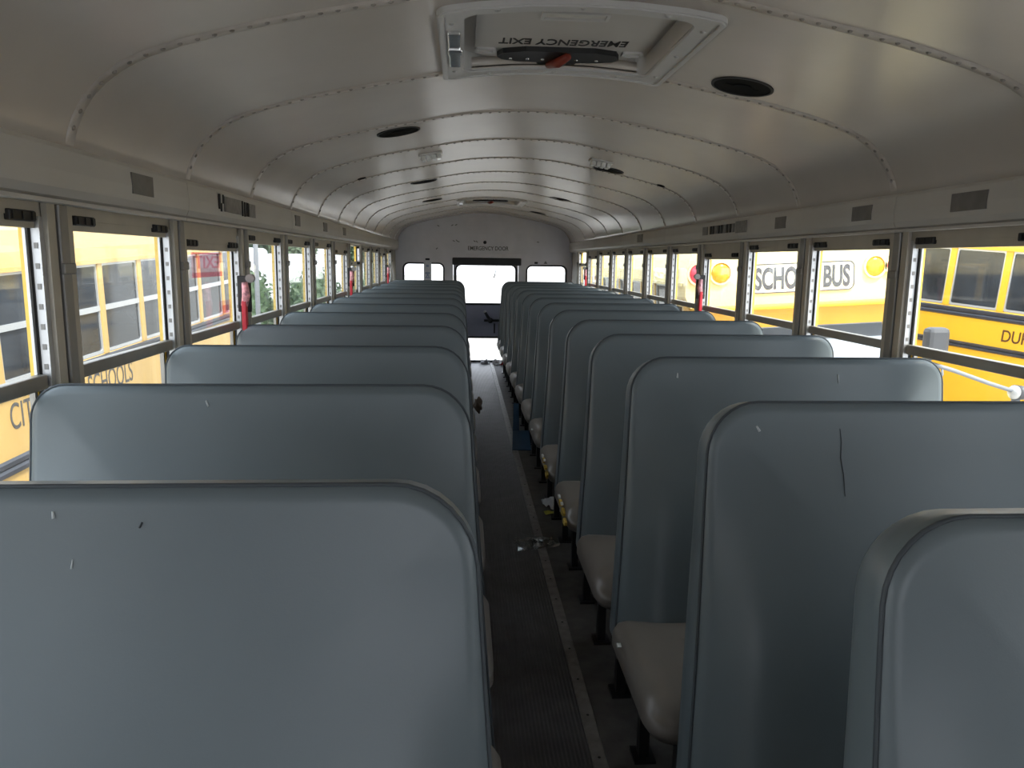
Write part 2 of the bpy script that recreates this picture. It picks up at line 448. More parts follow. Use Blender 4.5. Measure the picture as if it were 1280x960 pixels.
def window(side, k):
    """window between post k-1 and post k"""
    nm = 'left' if side < 0 else 'right'
    ya, yb = POST0 + PITCH * (k - 1) + .052, POST0 + PITCH * k - .052
    s = side
    num = (k + 5) + (0 if s < 0 else 16)
    root = empty('window_%d' % num, (s * WALLX, (ya + yb) / 2, ZS))
    em = k in EMERG[s]; op = k in OPEN[s]
    if k >= 0: lab = '%s side window on the %s wall of the bus, counted from the front' % (ORD[k], nm)
    else: lab = 'side window on the %s wall, %s one before the front seats' % (nm, ORD[-k - 1])
    tag(root, lab, 'window', 'side windows', 'structure')
    inv = Matrix.Translation(root.location).inverted()
    def put(mb, name, m):
        mb.v = [tuple(Vector(v) - root.location) for v in mb.v]
        return mb.build(name, m, root)
    dz = -.035 if em else 0
    if op: dz = -.12
    top = ZT - .006
    # fixed frame: header plate, perforated tracks at both jambs
    mb = MB()
    mb.box(s * 1.165, s * 1.215, ya - .02, yb + .02, top - (.03 if not op else .012) + min(0, dz if em else 0), top + .035, mi=0)
    for (a, b) in ((ya, ya + .016), (yb - .016, yb)):
        mb.box(s * 1.160, s * 1.178, a, b, ZS, top - .03, mi=1)
    for yy in (ya + .016, yb - .016):
        n = 7
        for i in range(n):
            z = ZR + .03 + (top - ZR - .12) * i / (n - 1)
            mb.box(s * 1.165, s * 1.173, yy - .0014, yy + .0014, z - .006, z + .006, mi=3)
    for (a, b) in ((ya + .010, ya + .0165), (yb - .0165, yb - .010)):
        mb.box(s * 1.178, s * 1.186, a, b, ZS, top - .03, mi=2)
    put(mb, 'frame', [M['beige'], M['track'], M['rubber'], M['post']])
    # upper sash
    yi, yj = ya + .018, yb - .018
    zt = top - .018 + dz
    mb = MB()
    mb.box(s * 1.168, s * 1.19, yi, yj, zt - .036, zt, mi=0)
    mb.box(s * 1.166, s * 1.19, yi, yj, ZR - .018 + (dz if op else 0), ZR + .014 + (dz if op else 0), mi=1, bev=.004)
    for (a, b) in ((yi, yi + .010), (yj - .010, yj)):
        mb.box(s * 1.183, s * 1.189, a, b, ZR, zt - .02, mi=2)
    us = put(mb, 'upper_sash', [M['beige'], M['sash'], M['track']])
    mb = MB().box(s * 1.184, s * 1.188, yi + .006, yj - .006, ZR + (dz if op else 0), zt - .02)
    put(mb, 'pane', M['glass'])
    # lower sash
    mb = MB()
    mb.box(s * 1.19, s * 1.204, yi, yj, ZS, ZS + .03)
    for (a, b) in ((yi, yi + .010), (yj - .010, yj)): mb.box(s * 1.191, s * 1.203, a, b, ZS, ZR)
    put(mb, 'lower_sash', M['sash'])
    put(MB().box(s * 1.195, s * 1.199, yi + .006, yj - .006, ZS + .02, ZR), 'pane', M['glass'])
    # black latches on the top bar
    for (a, b) in ((yi + .012, yi + .105), (yj - .105, yj - .012)):
        mb = MB().box(s * 1.156, s * 1.17, a, b, zt - .024, zt - .002, bev=.003)
        for i in range(3):
            c = a + .012 + i * (b - a - .024) / 2
            mb.box(s * 1.153, s * 1.158, c - .006, c + .006, zt - .021, zt - .005)
        put(mb, 'latch', M['black'])
    return root, put, ya, yb
for side in (-1, 1):
    for k in bays:
        root, put, ya, yb = window(side, k)
        s = side
        if k in EMERG[s] and k > 0:
            # push-out exit lever by the far jamb: grey hinge plate with red tape
            yh = yb - .075
            mb = MB()
            mb.box(s * 1.10, s * 1.15, yh - .012, yh + .008, CZ - .215, CZ - .075, mi=0, bev=.004)
            mb.cyl((s * 1.10, yh - .014, CZ - .085), .017, .02, 'y', 16, mi=1)
            h = put(mb, 'exit_latch', [M['rubber'], M['post']])
            mb = MB()
            mb.tube([(s * 1.115, yh - .03, CZ - .10), (s * 1.11, yh - .035, CZ - .15), (s * 1.118, yh - .036, CZ - .19)], [.012, .016, .013], 8, mi=1)
            mb.box(s * 1.108, s * 1.126, yh - .05, yh - .025, CZ - .285, CZ - .17, mi=0, bev=.004)
            tag(put(mb, 'handle', [M['red'], M['redpale']]), 'lever wrapped in red and white tape')
# valance panels along both walls, one per two bays
vk = 0
for side, nm in ((-1, 'left'), (1, 'right')):
    edges = [-2.6] + [POST0 + PITCH * (j - .04) for j in (-3, -1, 1, 3, 5, 7, 9, 11)] + [REAR - .02]
    for j, (y0, y1) in enumerate(zip(edges, edges[1:])):
        pr = [(1.124, CZ + .232), (1.112, CZ + .215), (1.108, CZ + .17), (1.110, CZ + .135), (1.118, CZ + .118), (1.135, CZ + .110), (1.15, CZ + .112), (1.15, CZ + .232)]
        mb = MB()
        mb.prism([(side * a, b) for a, b in pr], y0 + .0015, y1 - .0015, 'y')
        mb.box(side * 1.118, side * 1.152, y0 + .0015, y1 - .0015, CZ + .104, CZ + .112)
        o = mb.build('trim_%d' % (60 + vk), M['valance']); vk += 1
        lab = 'grey valance panel above the %s windows, %s one from the rear wall' % (nm, ORD[len(edges) - 2 - j])
        tag(o, lab, 'valance', 'valance panels', 'structure')

# ------------------------------------------------------------------ floor
mb = MB().box(-1.225, 1.225, -2.6, REAR + .05, -.06, 0)
tag(mb.build('floor', M['floor']), 'black rubber bus floor under the seats', 'floor', kind='structure')
mb = MB().box(-.255, .0828, -2.4, REAR - .03, 0.0005, .006, bev=.002)
o = mb.build('aisle_mat', M['mat']); tag(o, 'dark ribbed rubber mat running along the aisle', 'mat')
mb = MB().box(.083, .124, -2.4, REAR - .03, 0.0005, .008, bev=.002)
for i in range(62): mb.dome((.104, -2.3 + i * .2, .0078), .005, .002, (0, 0, 1), 8, 2, mi=1)
o = mb.build('aisle_strip', [M['strip'], M['rubber']]); tag(o, 'worn metal strip screwed down along the right edge of the aisle mat', 'floor strip')

# ------------------------------------------------------------------ rear wall and emergency door
pr = [(u, ceil_z(u) + .012) for u in US]
pr = [(1.2, -.02), (1.2, 1.58)] + pr[::-1] + [(-1.2, 1.58), (-1.2, -.02)]
rw = MB().prism(pr, REAR, REAR + .05).build('wall_rear', M['rear'])
WL = (-1.056, -.527, .90, 1.312); WR = (.555, 1.085, .90, 1.297)
cuts = []
for w in (WL, WR): cuts.append(MB().prism(rrect(*w, .07), REAR - .1, REAR + .2).build('cutter', M['rear']))
cuts.append(MB().prism(rrect(-.41, .45, .004, 1.385, .01), REAR - .1, REAR + .2).build('cutter', M['rear']))
cut(rw, cuts)
for p in rw.data.polygons: p.use_smooth = False
mbx = MB()
tag(rw, 'grey rear wall of the bus around the emergency door', 'wall', kind='structure')
for i, w in enumerate((WL, WR)):
    root = empty('window_%d' % (40 + i), ((w[0] + w[1]) / 2, REAR, (w[2] + w[3]) / 2))
    tag(root, 'small rounded rear window %s of the emergency door' % ('with the hanging tag, left' if i == 0 else 'right'), 'window', None, 'structure')
    L = root.location
    mb = MB(); e = .014
    frame_prism(mb, [(a - L.x, b - L.z) for a, b in rrect(w[0] - .008, w[1] + .008, w[2] - .008, w[3] + .008, .078)], [(a - L.x, b - L.z) for a, b in rrect(w[0] + e, w[1] - e, w[2] + e, w[3] - e, .058)], -.008, .055)
    mb.build('gasket', M['rubber'], root)
    MB().prism([(a - L.x, b - L.z) for a, b in rrect(w[0] + .006, w[1] - .006, w[2] + .006, w[3] - .006, .06)], .02, .026).build('pane', M['rearglass'], root)
# door
D = empty('door_1', (.02, REAR, 0))
tag(D, 'rear emergency door with two large panes and a black lever', 'door', None, 'structure')
DX = .02
def dput(mb, name, m, par=None):
    mb.v = [tuple(Vector(v) - Vector((DX, REAR, 0))) for v in mb.v]
    return mb.build(name, m, par or D)
slab = MB().prism(rrect(-.405, .445, .008, 1.38, .01), REAR + .002, REAR + .04)
slab = dput(slab, 'panel', M['door'])
c1 = dput(MB().prism(rrect(-.375, .420, .785, 1.30, .075), REAR - .1, REAR + .2), 'cutter', M['door'])
c2 = dput(MB().prism(rrect(-.375, .420, .022, .345, .03), REAR - .1, REAR + .2), 'cutter', M['door'])
dg = bpy.context.evaluated_depsgraph_get(); dg.update()
cut(slab, [c1, c2])
for p in slab.data.polygons: p.use_smooth = False
for (x0, x1, z0, z1, r) in ((-.375, .420, .785, 1.30, .075), (-.375, .420, .022, .345, .03)):
    mb = MB(); e = .013
    frame_prism(mb, rrect(x0 - .012, x1 + .012, z0 - .012, z1 + .012, r + .01), rrect(x0 + e, x1 - e, z0 + e, z1 - e, max(.01, r - e)), REAR - .008, REAR + .045)
    dput(mb, 'gasket', M['rubber'])
    dput(MB().prism(rrect(x0 + .005, x1 - .005, z0 + .005, z1 - .005, r * .9), REAR + .018, REAR + .024), 'pane', M['rearglass'])
dput(MB().box(-.418, .482, REAR - .05, REAR + .0, 1.293, 1.388, bev=.012), 'header_pad', M['black'])
mb = MB()
mb.box(.0, .42, REAR - .035, REAR - .015, .555, .585, bev=.005)
mb.cyl((.085, REAR - .03, .57), .035, .035, 'y', 16)
dput(mb, 'latch_bar', M['black'])
mb = MB()
mb.tube([(.085, REAR - .045, .57), (.05, REAR - .06, .62), (.012, REAR - .07, .685)], [.018, .02, .018], 10)
h = dput(mb, 'handle', M['black'])
mb = MB().tube([(.014, REAR - .0695, .682), (.004, REAR - .072, .70)], [.02, .017], 10)
tag(dput(mb, 'handle_tip', M['hatch']), 'pale tip of the lever')
dput(MB().box(.13, .148, REAR - .012, REAR + .004, .40, .53, bev=.003), 'latch_rod', M['black'])
dput(MB().box(.19, .31, REAR - .003, REAR + .003, .43, .53), 'instruction_plate', M['labelgrey'])
mb = MB().tube([(.165, REAR + .012, 1.292), (.15, REAR + .010, 1.22), (.128, REAR + .012, 1.13)], [.004, .006, .009], 6)
dput(mb, 'cord', M['black'])
for nm_, m_ in (('frame', M['rear']),):
    mb = MB(); frame_prism(mb, rrect(-.44, .48, -.0, 1.44, .01), rrect(-.408, .448, .002, 1.39, .008), REAR - .012, REAR + .002)
    dput(mb, nm_, m_)
t = text_obj('lettering', 'EMERGENCY DOOR', .052, .53, M['inkworn'], None, (-.215, REAR - .001, 1.485), (1, 0, 0), (0, 0, 1), .0015, .01)
t.name = 'door_lettering'; tag(t, 'black EMERGENCY DOOR lettering above the rear door, half worn away', 'lettering')
mb = MB()
frame_prism(mb, rrect(.005 - .022, .005 + .022, 1.565, 1.609, .0219), rrect(.005 - .015, .005 + .015, 1.572, 1.602, .0149), REAR - .006, REAR)
mb.cyl((.005, REAR - .0005, 1.587), .0155, -.003, 'y', 20, mi=1)
tag(mb.build('wiring_hole', [M['rubber'], M['black']]), 'round black hole above the door lettering on the rear wall', 'hole')
# screw scars on the rear wall, grouped look-alikes
for i, (x, z) in enumerate([(-.40, 1.60), (-.36, 1.605), (-.34, 1.592), (-.13, 1.60), (-.10, 1.595), (.70, 1.60), (-.62, 1.50), (-.42, 1.80), (-.37, 1.805), (-.6, 1.79)]):
    mb = MB().box(x - .014, x + .014, REAR - .003, REAR + .001, z - .004, z + .004)
    a = random.uniform(-.9, .9)
    for q in range(len(mb.v)):
        vx, vy, vz = mb.v[q]; dx, dzz = vx - x, vz - z
        mb.v[q] = (x + dx * math.cos(a) - dzz * math.sin(a), vy, z + dx * math.sin(a) + dzz * math.cos(a))
    o = mb.build('wall_scar', M['rubber']); tag(o, 'short dark scratch in the paint of the rear wall', 'scratch', 'scratches on the rear wall')
# hanging tag at the left rear window
T = empty('hanging_tag', (-.74, REAR - .02, 1.36)); tag(T, 'white hanging tag with blue-grey print on the left rear window', 'tag')
MB().box(-.05, .05, -.002, .002, -.30, -.02).build('card', M['paper'], T)
MB().box(-.028, .028, -.006, .004, -.012, .014, bev=.003).build('clip', M['black'], T)
mb = MB()
bluei = mat('tag_print', (.30, .36, .50), .6)
for (x0, x1, z0, z1) in ((-.018, .018, -.10, -.07), (-.03, .03, -.19, -.165), (-.012, .012, -.215, -.19), (-.035, .035, -.245, -.23), (-.02, -.005, -.228, -.21), (.006, .022, -.228, -.21)):
    MB().box(x0, x1, -.003, -.002, z0, z1).build('print_mark', bluei, T)
for i, (x, z, m) in enumerate([(.68, 1.33, 'black')]):
    o = MB().box(x - .022, x + .022, REAR - .012, REAR, z - .012, z + .012, bev=.004).build('rubber_clip', M[m])
    tag(o, 'small black clip above the right rear window', 'clip')
o = MB().prism([(.78, 1.32), (.83, 1.32), (.805, 1.36)], REAR - .004, REAR).build('triangle_sticker', M['labelgrey']); tag(o, 'small grey triangular sticker above the right rear window', 'sticker')

# front of the bus behind the camera: dash wall with the windshield opening
pr = [(u, ceil_z(u) + .012) for u in US]
pr = [(1.2, -.02), (1.2, 1.58)] + pr[::-1] + [(-1.2, 1.58), (-1.2, -.02)]
fwall = MB().prism(pr, -2.6, -2.55).build('wall_front', M['rear'])
fc = [MB().prism(rrect(-1.02, -.04, .95, 1.68, .08), -2.8, -2.4).build('cutter', M['rear']), MB().prism(rrect(.04, 1.02, .95, 1.68, .08), -2.8, -2.4).build('cutter', M['rear'])]
cut(fwall, fc)
for p in fwall.data.polygons: p.use_smooth = False
tag(fwall, 'front wall of the bus with the split windshield, behind the camera', 'wall', kind='structure')

# ------------------------------------------------------------------ seats
def backrest_mesh(xw, xa, z0, z1, rw_, ra, side, seed):
    """xw wall edge, xa aisle edge (top), local y=0 is the rear of the crest; front is -y"""
    NX, NZ, NC = 16, 14, 8
    rnd = random.Random(seed)
    LEAN = .19; TH = .074
    lo, hi = min(xw, xa), max(xw, xa)
    rt_ = ra if xa > xw else rw_; rl_ = rw_ if xa > xw else ra
    def outline(d):
        f = lambda r: max(r - d, .012)
        return rrect(lo + d, hi - d, z0 + d, z1 - d, (f(.04), f(.04), f(rt_), f(rl_)), NC, NX, NZ)
    def sm(t): t = min(1, max(0, t)); return t * t * (3 - 2 * t)
    def place(x, z, y):
        h = (z1 - z) / (z1 - z0)
        w = (x - xw) / (xa - xw)
        fl = .058 * (h ** 1.2) * sm(w) * (1 if xa > xw else -1)
        lean = -LEAN * (z1 - z) + .05 * LEAN * math.sin(h * PI)
        return (x + fl, y + lean, z - .2 * y * (1 - h) ** 2)
    loops = []
    def front(x, z, d):
        s = sm((z1 - .10 - z) / .38)
        a = math.sin(min(1, d / .115) * PI / 2)
        crown = .012 * sm(d / .2)
        return -TH - .006 * (1 - sm((.014 - d) / .014)) - crown - .055 * s * a - .016 * s
    # back side, from centre out
    for d, y in ((.36, -.006), (.2, -.004), (.06, -.002), (.014, .0)):
        loops.append([place(x, z, y) for x, z in outline(d)])
    for d, y in ((.004, -.004), (0, -.014)):
        loops.append([place(x, z, y) for x, z in outline(d)])
    for t in (.4, .75): loops.append([place(x, z, -.014 + (-TH + .028) * t) for x, z in outline(0)])
    loops.append([place(x, z, front(x, z, 0) + .008) for x, z in outline(0)])
    loops.append([place(x, z, front(x, z, .0) + .002) for x, z in outline(.004)])
    for d in (.012, .022, .036, .052, .07, .085, .1, .115, .13, .15, .2, .26, .32, .37):
        loops.append([place(x, z, front(x, z, d)) for x, z in outline(d)])
    mb = MB(); rings(mb, loops)
    pipe = [place(x, z, front(x, z, 0) + .005) for x, z in outline(.0015)]
    return mb, pipe

def cushion_mesh(xw, xa, y0, y1, z0, z1):
    lo, hi = min(xw, xa), max(xw, xa)
    def outline(d): 
        f = lambda r: max(r - d, .012)
        return rrect(lo + d, hi - d, y0 + d, y1 - d, (f(.07), f(.07), f(.03), f(.03)), 6, 14, 10)
    H = z1 - z0
    loops = []
    for d, z in ((.22, 0), (.05, 0), (.015, .004), (.0, .03), (.0, .07), (.004, .095), (.014, .115), (.03, .128), (.055, .137), (.09, .142), (.14, .145), (.2, .146), (.235, .146)):
        L = []
        for x, y in outline(d):
            t = (y - y0) / (y1 - y0)
            zz = z0 + z * H / .146
            # front roll: top falls away at the front, sides tuck under
            if z > .08: zz -= .035 * max(0, 1 - t / .28) ** 2 + .012 * t
            L.append((x, y, zz))
        loops.append(L)
    mb = MB(); rings(mb, loops); return mb

def make_seat(side, yc, idx):
    xw = -1.152 if side < 0 else 1.108
    xa = -.262 if side < 0 else .198
    zt = 1.095 if side < 0 else 1.091
    s = 1 if side < 0 else -1     # direction from wall towards the aisle
    nm = 'left' if side < 0 else 'right'
    root = empty('bench_seat', ((xw + xa) / 2, yc, 0))
    x0 = root.location.x
    mb, pipe = backrest_mesh(xw - x0, xa - x0, .30, zt, .07, .098, side, idx)
    bk = mb.build('backrest', M['vinyl'], root)
    MB().tube(pipe, .0032, 6, closed=True).build('piping', M['piping'], bk)
    cxa = xa + s * .064
    cush = cushion_mesh(xw - x0, cxa - x0, -.67, -.215, .305, .426).build('cushion', M['cushion'], root)
    # frame under the cushion and back
    mb = MB()
    la = xa - s * .03 - x0; lw = xw + s * .03 - x0
    zf = .287
    for yy in (-.60, -.26):
        mb.box(min(la, lw), max(la, lw), yy - .012, yy + .012, zf - .014, zf + .014)
    mb.box(la - .013, la + .013, -.62, -.24, zf - .014, zf + .014)
    mb.box(lw - .013, lw + .013, -.62, -.24, zf - .014, zf + .014)
    mb.build('seat_frame', M['blackmetal'], root)
    for yy in (-.60, -.26):
        mb = MB().box(la - .014, la + .014, yy - .016, yy + .016, .008, zf - .013)
        mb.box(la - .03, la + .03, yy - .035, yy + .035, 0, .009)
        mb.build('leg', M['blackmetal'], root)
    return root

def clone(o, parent=None):
    c = o.copy(); C.objects.link(c)
    if parent: c.parent = parent
    for ch in list(o.children): clone(ch, c)
    return c
LY = [.94 + .71 * k for k in range(13)]
RY = [.86, 1.488, 2.17, 2.83, 3.5, 4.17, 4.85] + [4.85 + .66 * k for k in range(1, 8)]
seats = {-1: [], 1: []}
for side, Y in ((-1, LY), (1, RY)):
    proto = make_seat(side, Y[0], 1)
    nm = 'left' if side < 0 else 'right'
    kids = []
    for k, y in enumerate(Y):
        o = proto if k == 0 else clone(proto)
        o.location.y = y
        o.scale.z = .988 if side > 0 and k == 0 else 1
        seats[side].append(o)
        if k == 0: lab = 'grey vinyl bench seat nearest the camera in the row left of the aisle' if side < 0 else 'grey vinyl bench seat at the front of the right row, cut by the picture edge'
        elif k == len(Y) - 1: lab = 'grey vinyl bench seat against the rear wall in the row %s of the aisle' % nm
        else: lab = 'grey vinyl bench seat, %s from the front in the row %s of the aisle' % (ORD[k], nm)
        tag(o, lab, 'seat', 'bench seats %s of the aisle' % nm)
from mathutils.bvhtree import BVHTree
def on_back(seat, u, z, lift=.0008):
    """point on the front face of a seat's backrest, in the seat's own frame"""
    bk = [c for c in seat.children if c.name.startswith('backrest')][0]
    t = BVHTree.FromPolygons([v.co for v in bk.data.vertices], [p.vertices[:] for p in bk.data.polygons])
    hit = t.ray_cast(Vector((u - seat.location.x, -2, z)), Vector((0, 1, 0)))
    return bk, hit[0] + hit[1] * lift
def scuff(side, k, pts, r, m, name, label=None):
    P = []
    for u, z in pts:
        bk, p = on_back(seats[side][k], u, z); P.append(p)
    o = MB().tube(P, r, 6).build(name, m, bk)
    if label: tag(o, label)
fleck = mat('torn_fleck', (.55, .58, .58), .7)
scuff(1, 1, [(.452, 1.055), (.455, 1.03), (.452, 1.0), (.456, .97), (.455, .93)], [.0004, .0008, .0011, .0009, .0004], M['piping'], 'crack', 'dark vertical crack in the vinyl')
scuff(1, 1, [(.287, 1.06), (.293, 1.05)], [.002, .003], fleck, 'fleck')
scuff(1, 2, [(.325, 1.062), (.324, 1.048)], [.002, .003], fleck, 'fleck')
scuff(1, 2, [(.79, 1.06), (.79, 1.035)], [.002, .001], fleck, 'fleck')
scuff(-1, 0, [(-.738, 1.083), (-.737, 1.075)], [.0012, .0018], fleck, 'fleck')
scuff(-1, 0, [(-.64, 1.07), (-.643, 1.064)], [.001, .0012], M['piping'], 'nick')
scuff(-1, 0, [(-.715, 1.03), (-.716, 1.02)], [.0006, .001], fleck, 'fleck')
scuff(-1, 1, [(-.80, 1.078), (-.795, 1.066)], [.002, .002], fleck, 'fleck')
# torn cushions showing foam: right row, fifth and sixth seat
def tear(seat, pts, m, name='torn_patch'):
    cu = [c for c in seat.children if c.name.startswith('cushion')][0]
    mb = MB()
    for (dx, dy, z, w, h) in pts:
        # ragged flake lying on the cushion's aisle side
        n = 9; ring = []; 
        for i in range(n):
            a = i * 2 * PI / n; r = random.uniform(.6, 1.25)
            ring.append((dy + math.cos(a) * w * r, z + math.sin(a) * h * r))
        mb.prism(ring, dx - .006, dx + .004, 'x')
    o = mb.build(name, m, seat)
    tag(o, 'torn vinyl showing yellow foam' if m == M['foam'] else 'torn pale vinyl edge')
    return o
for si, st in ((1, 4), (1, 5)):
    seat = seats[si][st]
    x = .198 - .072 - seat.location.x
    tear(seat, [(x + .002, -.50, .385, .03, .014), (x + .004, -.56, .365, .035, .016), (x + .004, -.62, .345, .03, .016)], M['foam'])
    tear(seat, [(x + .0, -.46, .395, .02, .008), (x + .003, -.53, .39, .02, .006)], M['tear'])
for si, st, yy in ((1, 6, -.5), (1, 2, -.35)):
    seat = seats[si][st]; x = .126 - seat.location.x
    tear(seat, [(x + .004, yy, .385, .012, .006)], M['tear'])

# ------------------------------------------------------------------ roof hatches
def hatch(y0, y1, label, detail=True):
    yc = (y0 + y1) / 2; z = ceil_z(0)
    R = empty('roof_hatch', (0, yc, z)); tag(R, label, 'roof hatch', 'roof hatches')
    a = .34; b = (y1 - y0) / 2
    mb = MB()
    o1 = rrect(-a, a, -b, b, .03, 6, 16, 2); i1 = rrect(-a + .06, a - .06, -b + .055, b - .055, .04, 6, 16, 2)
    frame_prism(mb, o1, i1, -.012, .002, 'z')
    frame_prism(mb, rrect(-a + .004, a - .004, -b + .004, b - .004, .028, 6, 16, 2), rrect(-a + .016, a - .016, -b + .016, b - .016, .02, 6, 16, 2), -.016, -.011, 'z')
    o2 = rrect(-a + .058, a - .058, -b + .053, b - .053, .04, 6, 16, 2)
    frame_prism(mb, o2, rrect(-a + .064, a - .064, -b + .059, b - .059, .036, 6, 16, 2), -.006, .075, 'z')
    fr = MB(); fr.f = mb.f; fr.sm = mb.sm; fr.mi = mb.mi
    fr.v = [(x_, y_, z_ + ceil_z(x_) - z) for x_, y_, z_ in mb.v]
    fr.build('frame', M['hatch'], R)
    for (px, py) in [(-a + .035, -b + .1), (-a + .035, 0), (-a + .035, b - .1), (a - .035, -b + .1), (a - .035, 0), (a - .035, b - .1), (-.2, b - .03), (0, b - .03), (.2, b - .03), (-.2, -b + .03), (0, -b + .03), (.2, -b + .03)]:
        MB().dome((px, py, -.011 + ceil_z(px) - z), .008, .006, (0, 0, -1), 10, 3).build('screw_head', M['track'], R)
    zp = .030
    pan = MB()
    pan.prism(rrect(-a + .062, a - .062, -b + .057, b - .057, .04), zp, zp + .03, 'z')
    pan.prism(rrect(-a + .095, a - .095, -b + .09, b - .10, .05), zp - .018, zp + .001, 'z')
    P = pan.build('lid_panel', M['hatchpanel'], R)
    for (x, y, w, h) in ((0, -b + .16, .085, .03), (-.215, b - .17, .03, .022), (.215, b - .17, .03, .022)):
        mb = MB(); frame_prism(mb, rrect(x - w, x + w, y - h, y + h, .008), rrect(x - w + .008, x + w - .008, y - h + .008, y + h - .008, .005), zp - .024, zp - .017, 'z')
        mb.box(x - w + .007, x + w - .007, y - h + .007, y + h - .007, zp - .0185, zp - .017, mi=1)
        mb.build('recess', [M['hatch'], M['whitelabel']], P)
    # black handle plate with lever
    pl = [(-.18, .0), (-.165, -.04), (-.10, -.066), (.10, -.066), (.165, -.04), (.18, 0), (.165, .03), (.12, .046), (.06, .05), (.055, .068), (-.055, .068), (-.06, .05), (-.12, .046), (-.165, .03)]
    yo = b - .15
    Hn = MB().prism([(x, yo + y) for x, y in pl], zp - .032, zp - .0175, 'z').build('handle_plate', M['black'], R)
    for x in (-.14, -.09, -.045, .055, .115): MB().dome((x, yo + .012, zp - .032), .006, .004, (0, 0, -1), 8, 3).build('bolt', M['chrome'], Hn)
    mb = MB().tube([(-.022, yo + .06, zp - .036), (.0, yo + .0, zp - .044), (.022, yo - .055, zp - .04)], [.011, .015, .011], 10)
    mb.build('lever', M['lever'], R)
    text_obj('lettering', 'EMERGENCY EXIT', .055, .36, M['ink'], P, (.18, yo - .142, zp - .0182), (-1, 0, 0), (0, 1, 0), .001, .012)
    # front edge: black hinge slot, polished catch at the left
    MB().box(-.16, .13, -b + .056, -b + .075, zp - .03, zp + .005, bev=.004).build('hinge_slot', M['black'], R)
    mb = MB().box(-a + .022, -a + .055, -.18, .14, -.046, -.034, bev=.004)
    mb.box(-a + .02, -a + .06, -.05, -.01, -.052, -.039, bev=.004)
    mb.build('side_catch', M['chrome'], R)
hatch(*HATCH[0], 'roof emergency exit hatch nearest the camera with black handle and red lever')
hatch(*HATCH[1], 'roof emergency exit hatch near the rear wall')

# ------------------------------------------------------------------ ceiling fittings
def ceil_normal(u):
    e = .01; z0, z1 = ceil_z(u - e), ceil_z(u + e)
    return Vector((z1 - z0, 0, -2 * e)).normalized()
def fitting(name, u, y, label, cat, group=None):
    R = empty(name, (u, y, ceil_z(u)))
    n = ceil_normal(u)
    R.rotation_euler = (Vector((0, 0, -1))).rotation_difference(n).to_euler()
    tag(R, label, cat, group); return R
SP = [(.554, 2.34), (-.548, 3.33), (.556, 4.49), (-.547, 5.4), (.556, 6.69), (-.555, 7.06), (.556, 8.66)]
spn = {0: 'large black ceiling speaker opening right of the front roof hatch', 1: 'black ceiling speaker opening left of the centre line, first beyond the front hatch', 2: 'black ceiling speaker opening beside the right dome light', 3: 'black ceiling speaker opening just behind the left dome light', 4: 'black ceiling speaker opening right of centre, in front of the rear hatch', 5: 'black ceiling speaker opening left of the rear hatch', 6: 'black ceiling speaker opening nearest the rear wall on the right'}
for i, (u, y) in enumerate(SP):
    R = fitting('ceiling_speaker', u, y, spn[i], 'speaker', 'ceiling speaker openings')
    mb = MB(); n = 40
    circ = lambda r: [(r * math.cos(k * 2 * PI / n), r * math.sin(k * 2 * PI / n)) for k in range(n)]
    frame_prism(mb, circ(.092), circ(.084), -.004, .003, 'z'); mb.build('rim', M['rubber'], R)
    mb = MB(); mb.cyl((0, 0, -.0012), .086, .003, 'z', 40); mb.build('cone', M['blackmatte'], R)
    mb = MB().box(-.05, .05, -.004, .004, -.003, -.001); mb.cyl((0, 0, -.0045), .03, .004, 'z', 20)
    mb.build('magnet', M['blackmatte'], R)
for u, y, lab in ((-.449, 4.13, 'small clear dome light on the ceiling left of centre'), (.47, 4.24, 'small clear dome light on the ceiling right of centre')):
    R = fitting('dome_light', u, y, lab, 'light', 'ceiling dome lights')
    MB().box(-.062, .062, -.045, .045, -.010, .002, bev=.004).build('base', M['hatch'], R)
    mb = MB()
    for i in range(4): mb.box(-.052 + i * .027, -.029 + i * .027, -.034, .034, -.034, -.009, bev=.005)
    mb.build('lens', M['lens'], R)
for u, y, lab in ((-.86, 4.55, 'small black bolt hole in the ceiling above the left windows'), (.885, 4.55, 'small black bolt hole in the ceiling above the right windows')):
    R = fitting('bolt_hole', u, y, lab, 'hole')
    mb = MB(); frame_prism(mb, circ(.024), circ(.016), -.004, .003, 'z'); mb.cyl((0, 0, -.001), .017, .002, 'z', 20); mb.build('grommet', M['blackmatte'], R)

# tape patches and labels on the valances
def patch(name, side, y0, y1, z0, z1, m, label, cat, group=None, par=None):
    x = 1.1075
    mb = MB().box(side * (x - .0015), side * (x + .004), y0, y1, z0, z1)
    o = mb.build(name, m, par)
    if not par: tag(o, label, cat, group)
    return o
zc = CZ + .178
for y, w, lab in ((2.09, .13, 'square grey tape patch on the left valance above the second window'), (3.97, .11, 'grey tape patch on the left valance beyond the sticker strip'), (4.75, .12, 'grey tape patch on the left valance, second beyond the sticker strip'), (5.5, .12, 'grey tape patch on the left valance, third beyond the sticker strip')):
    patch('tape_patch', -1, y - w / 2, y + w / 2, zc - .026, zc + .026, M['tape'], lab, 'tape', 'grey tape patches')
for y, w, lab in ((2.06, .15, 'long grey tape patch on the right valance nearest the camera'), (2.63, .13, 'grey tape patch on the right valance left of the nearest one'), (3.32, .11, 'smaller grey tape patch on the right valance above the SCHOOL BUS lettering')):
    patch('tape_patch', 1, y - w / 2, y + w / 2, zc - .028, zc + .022, M['tape'], lab, 'tape', 'grey tape patches')
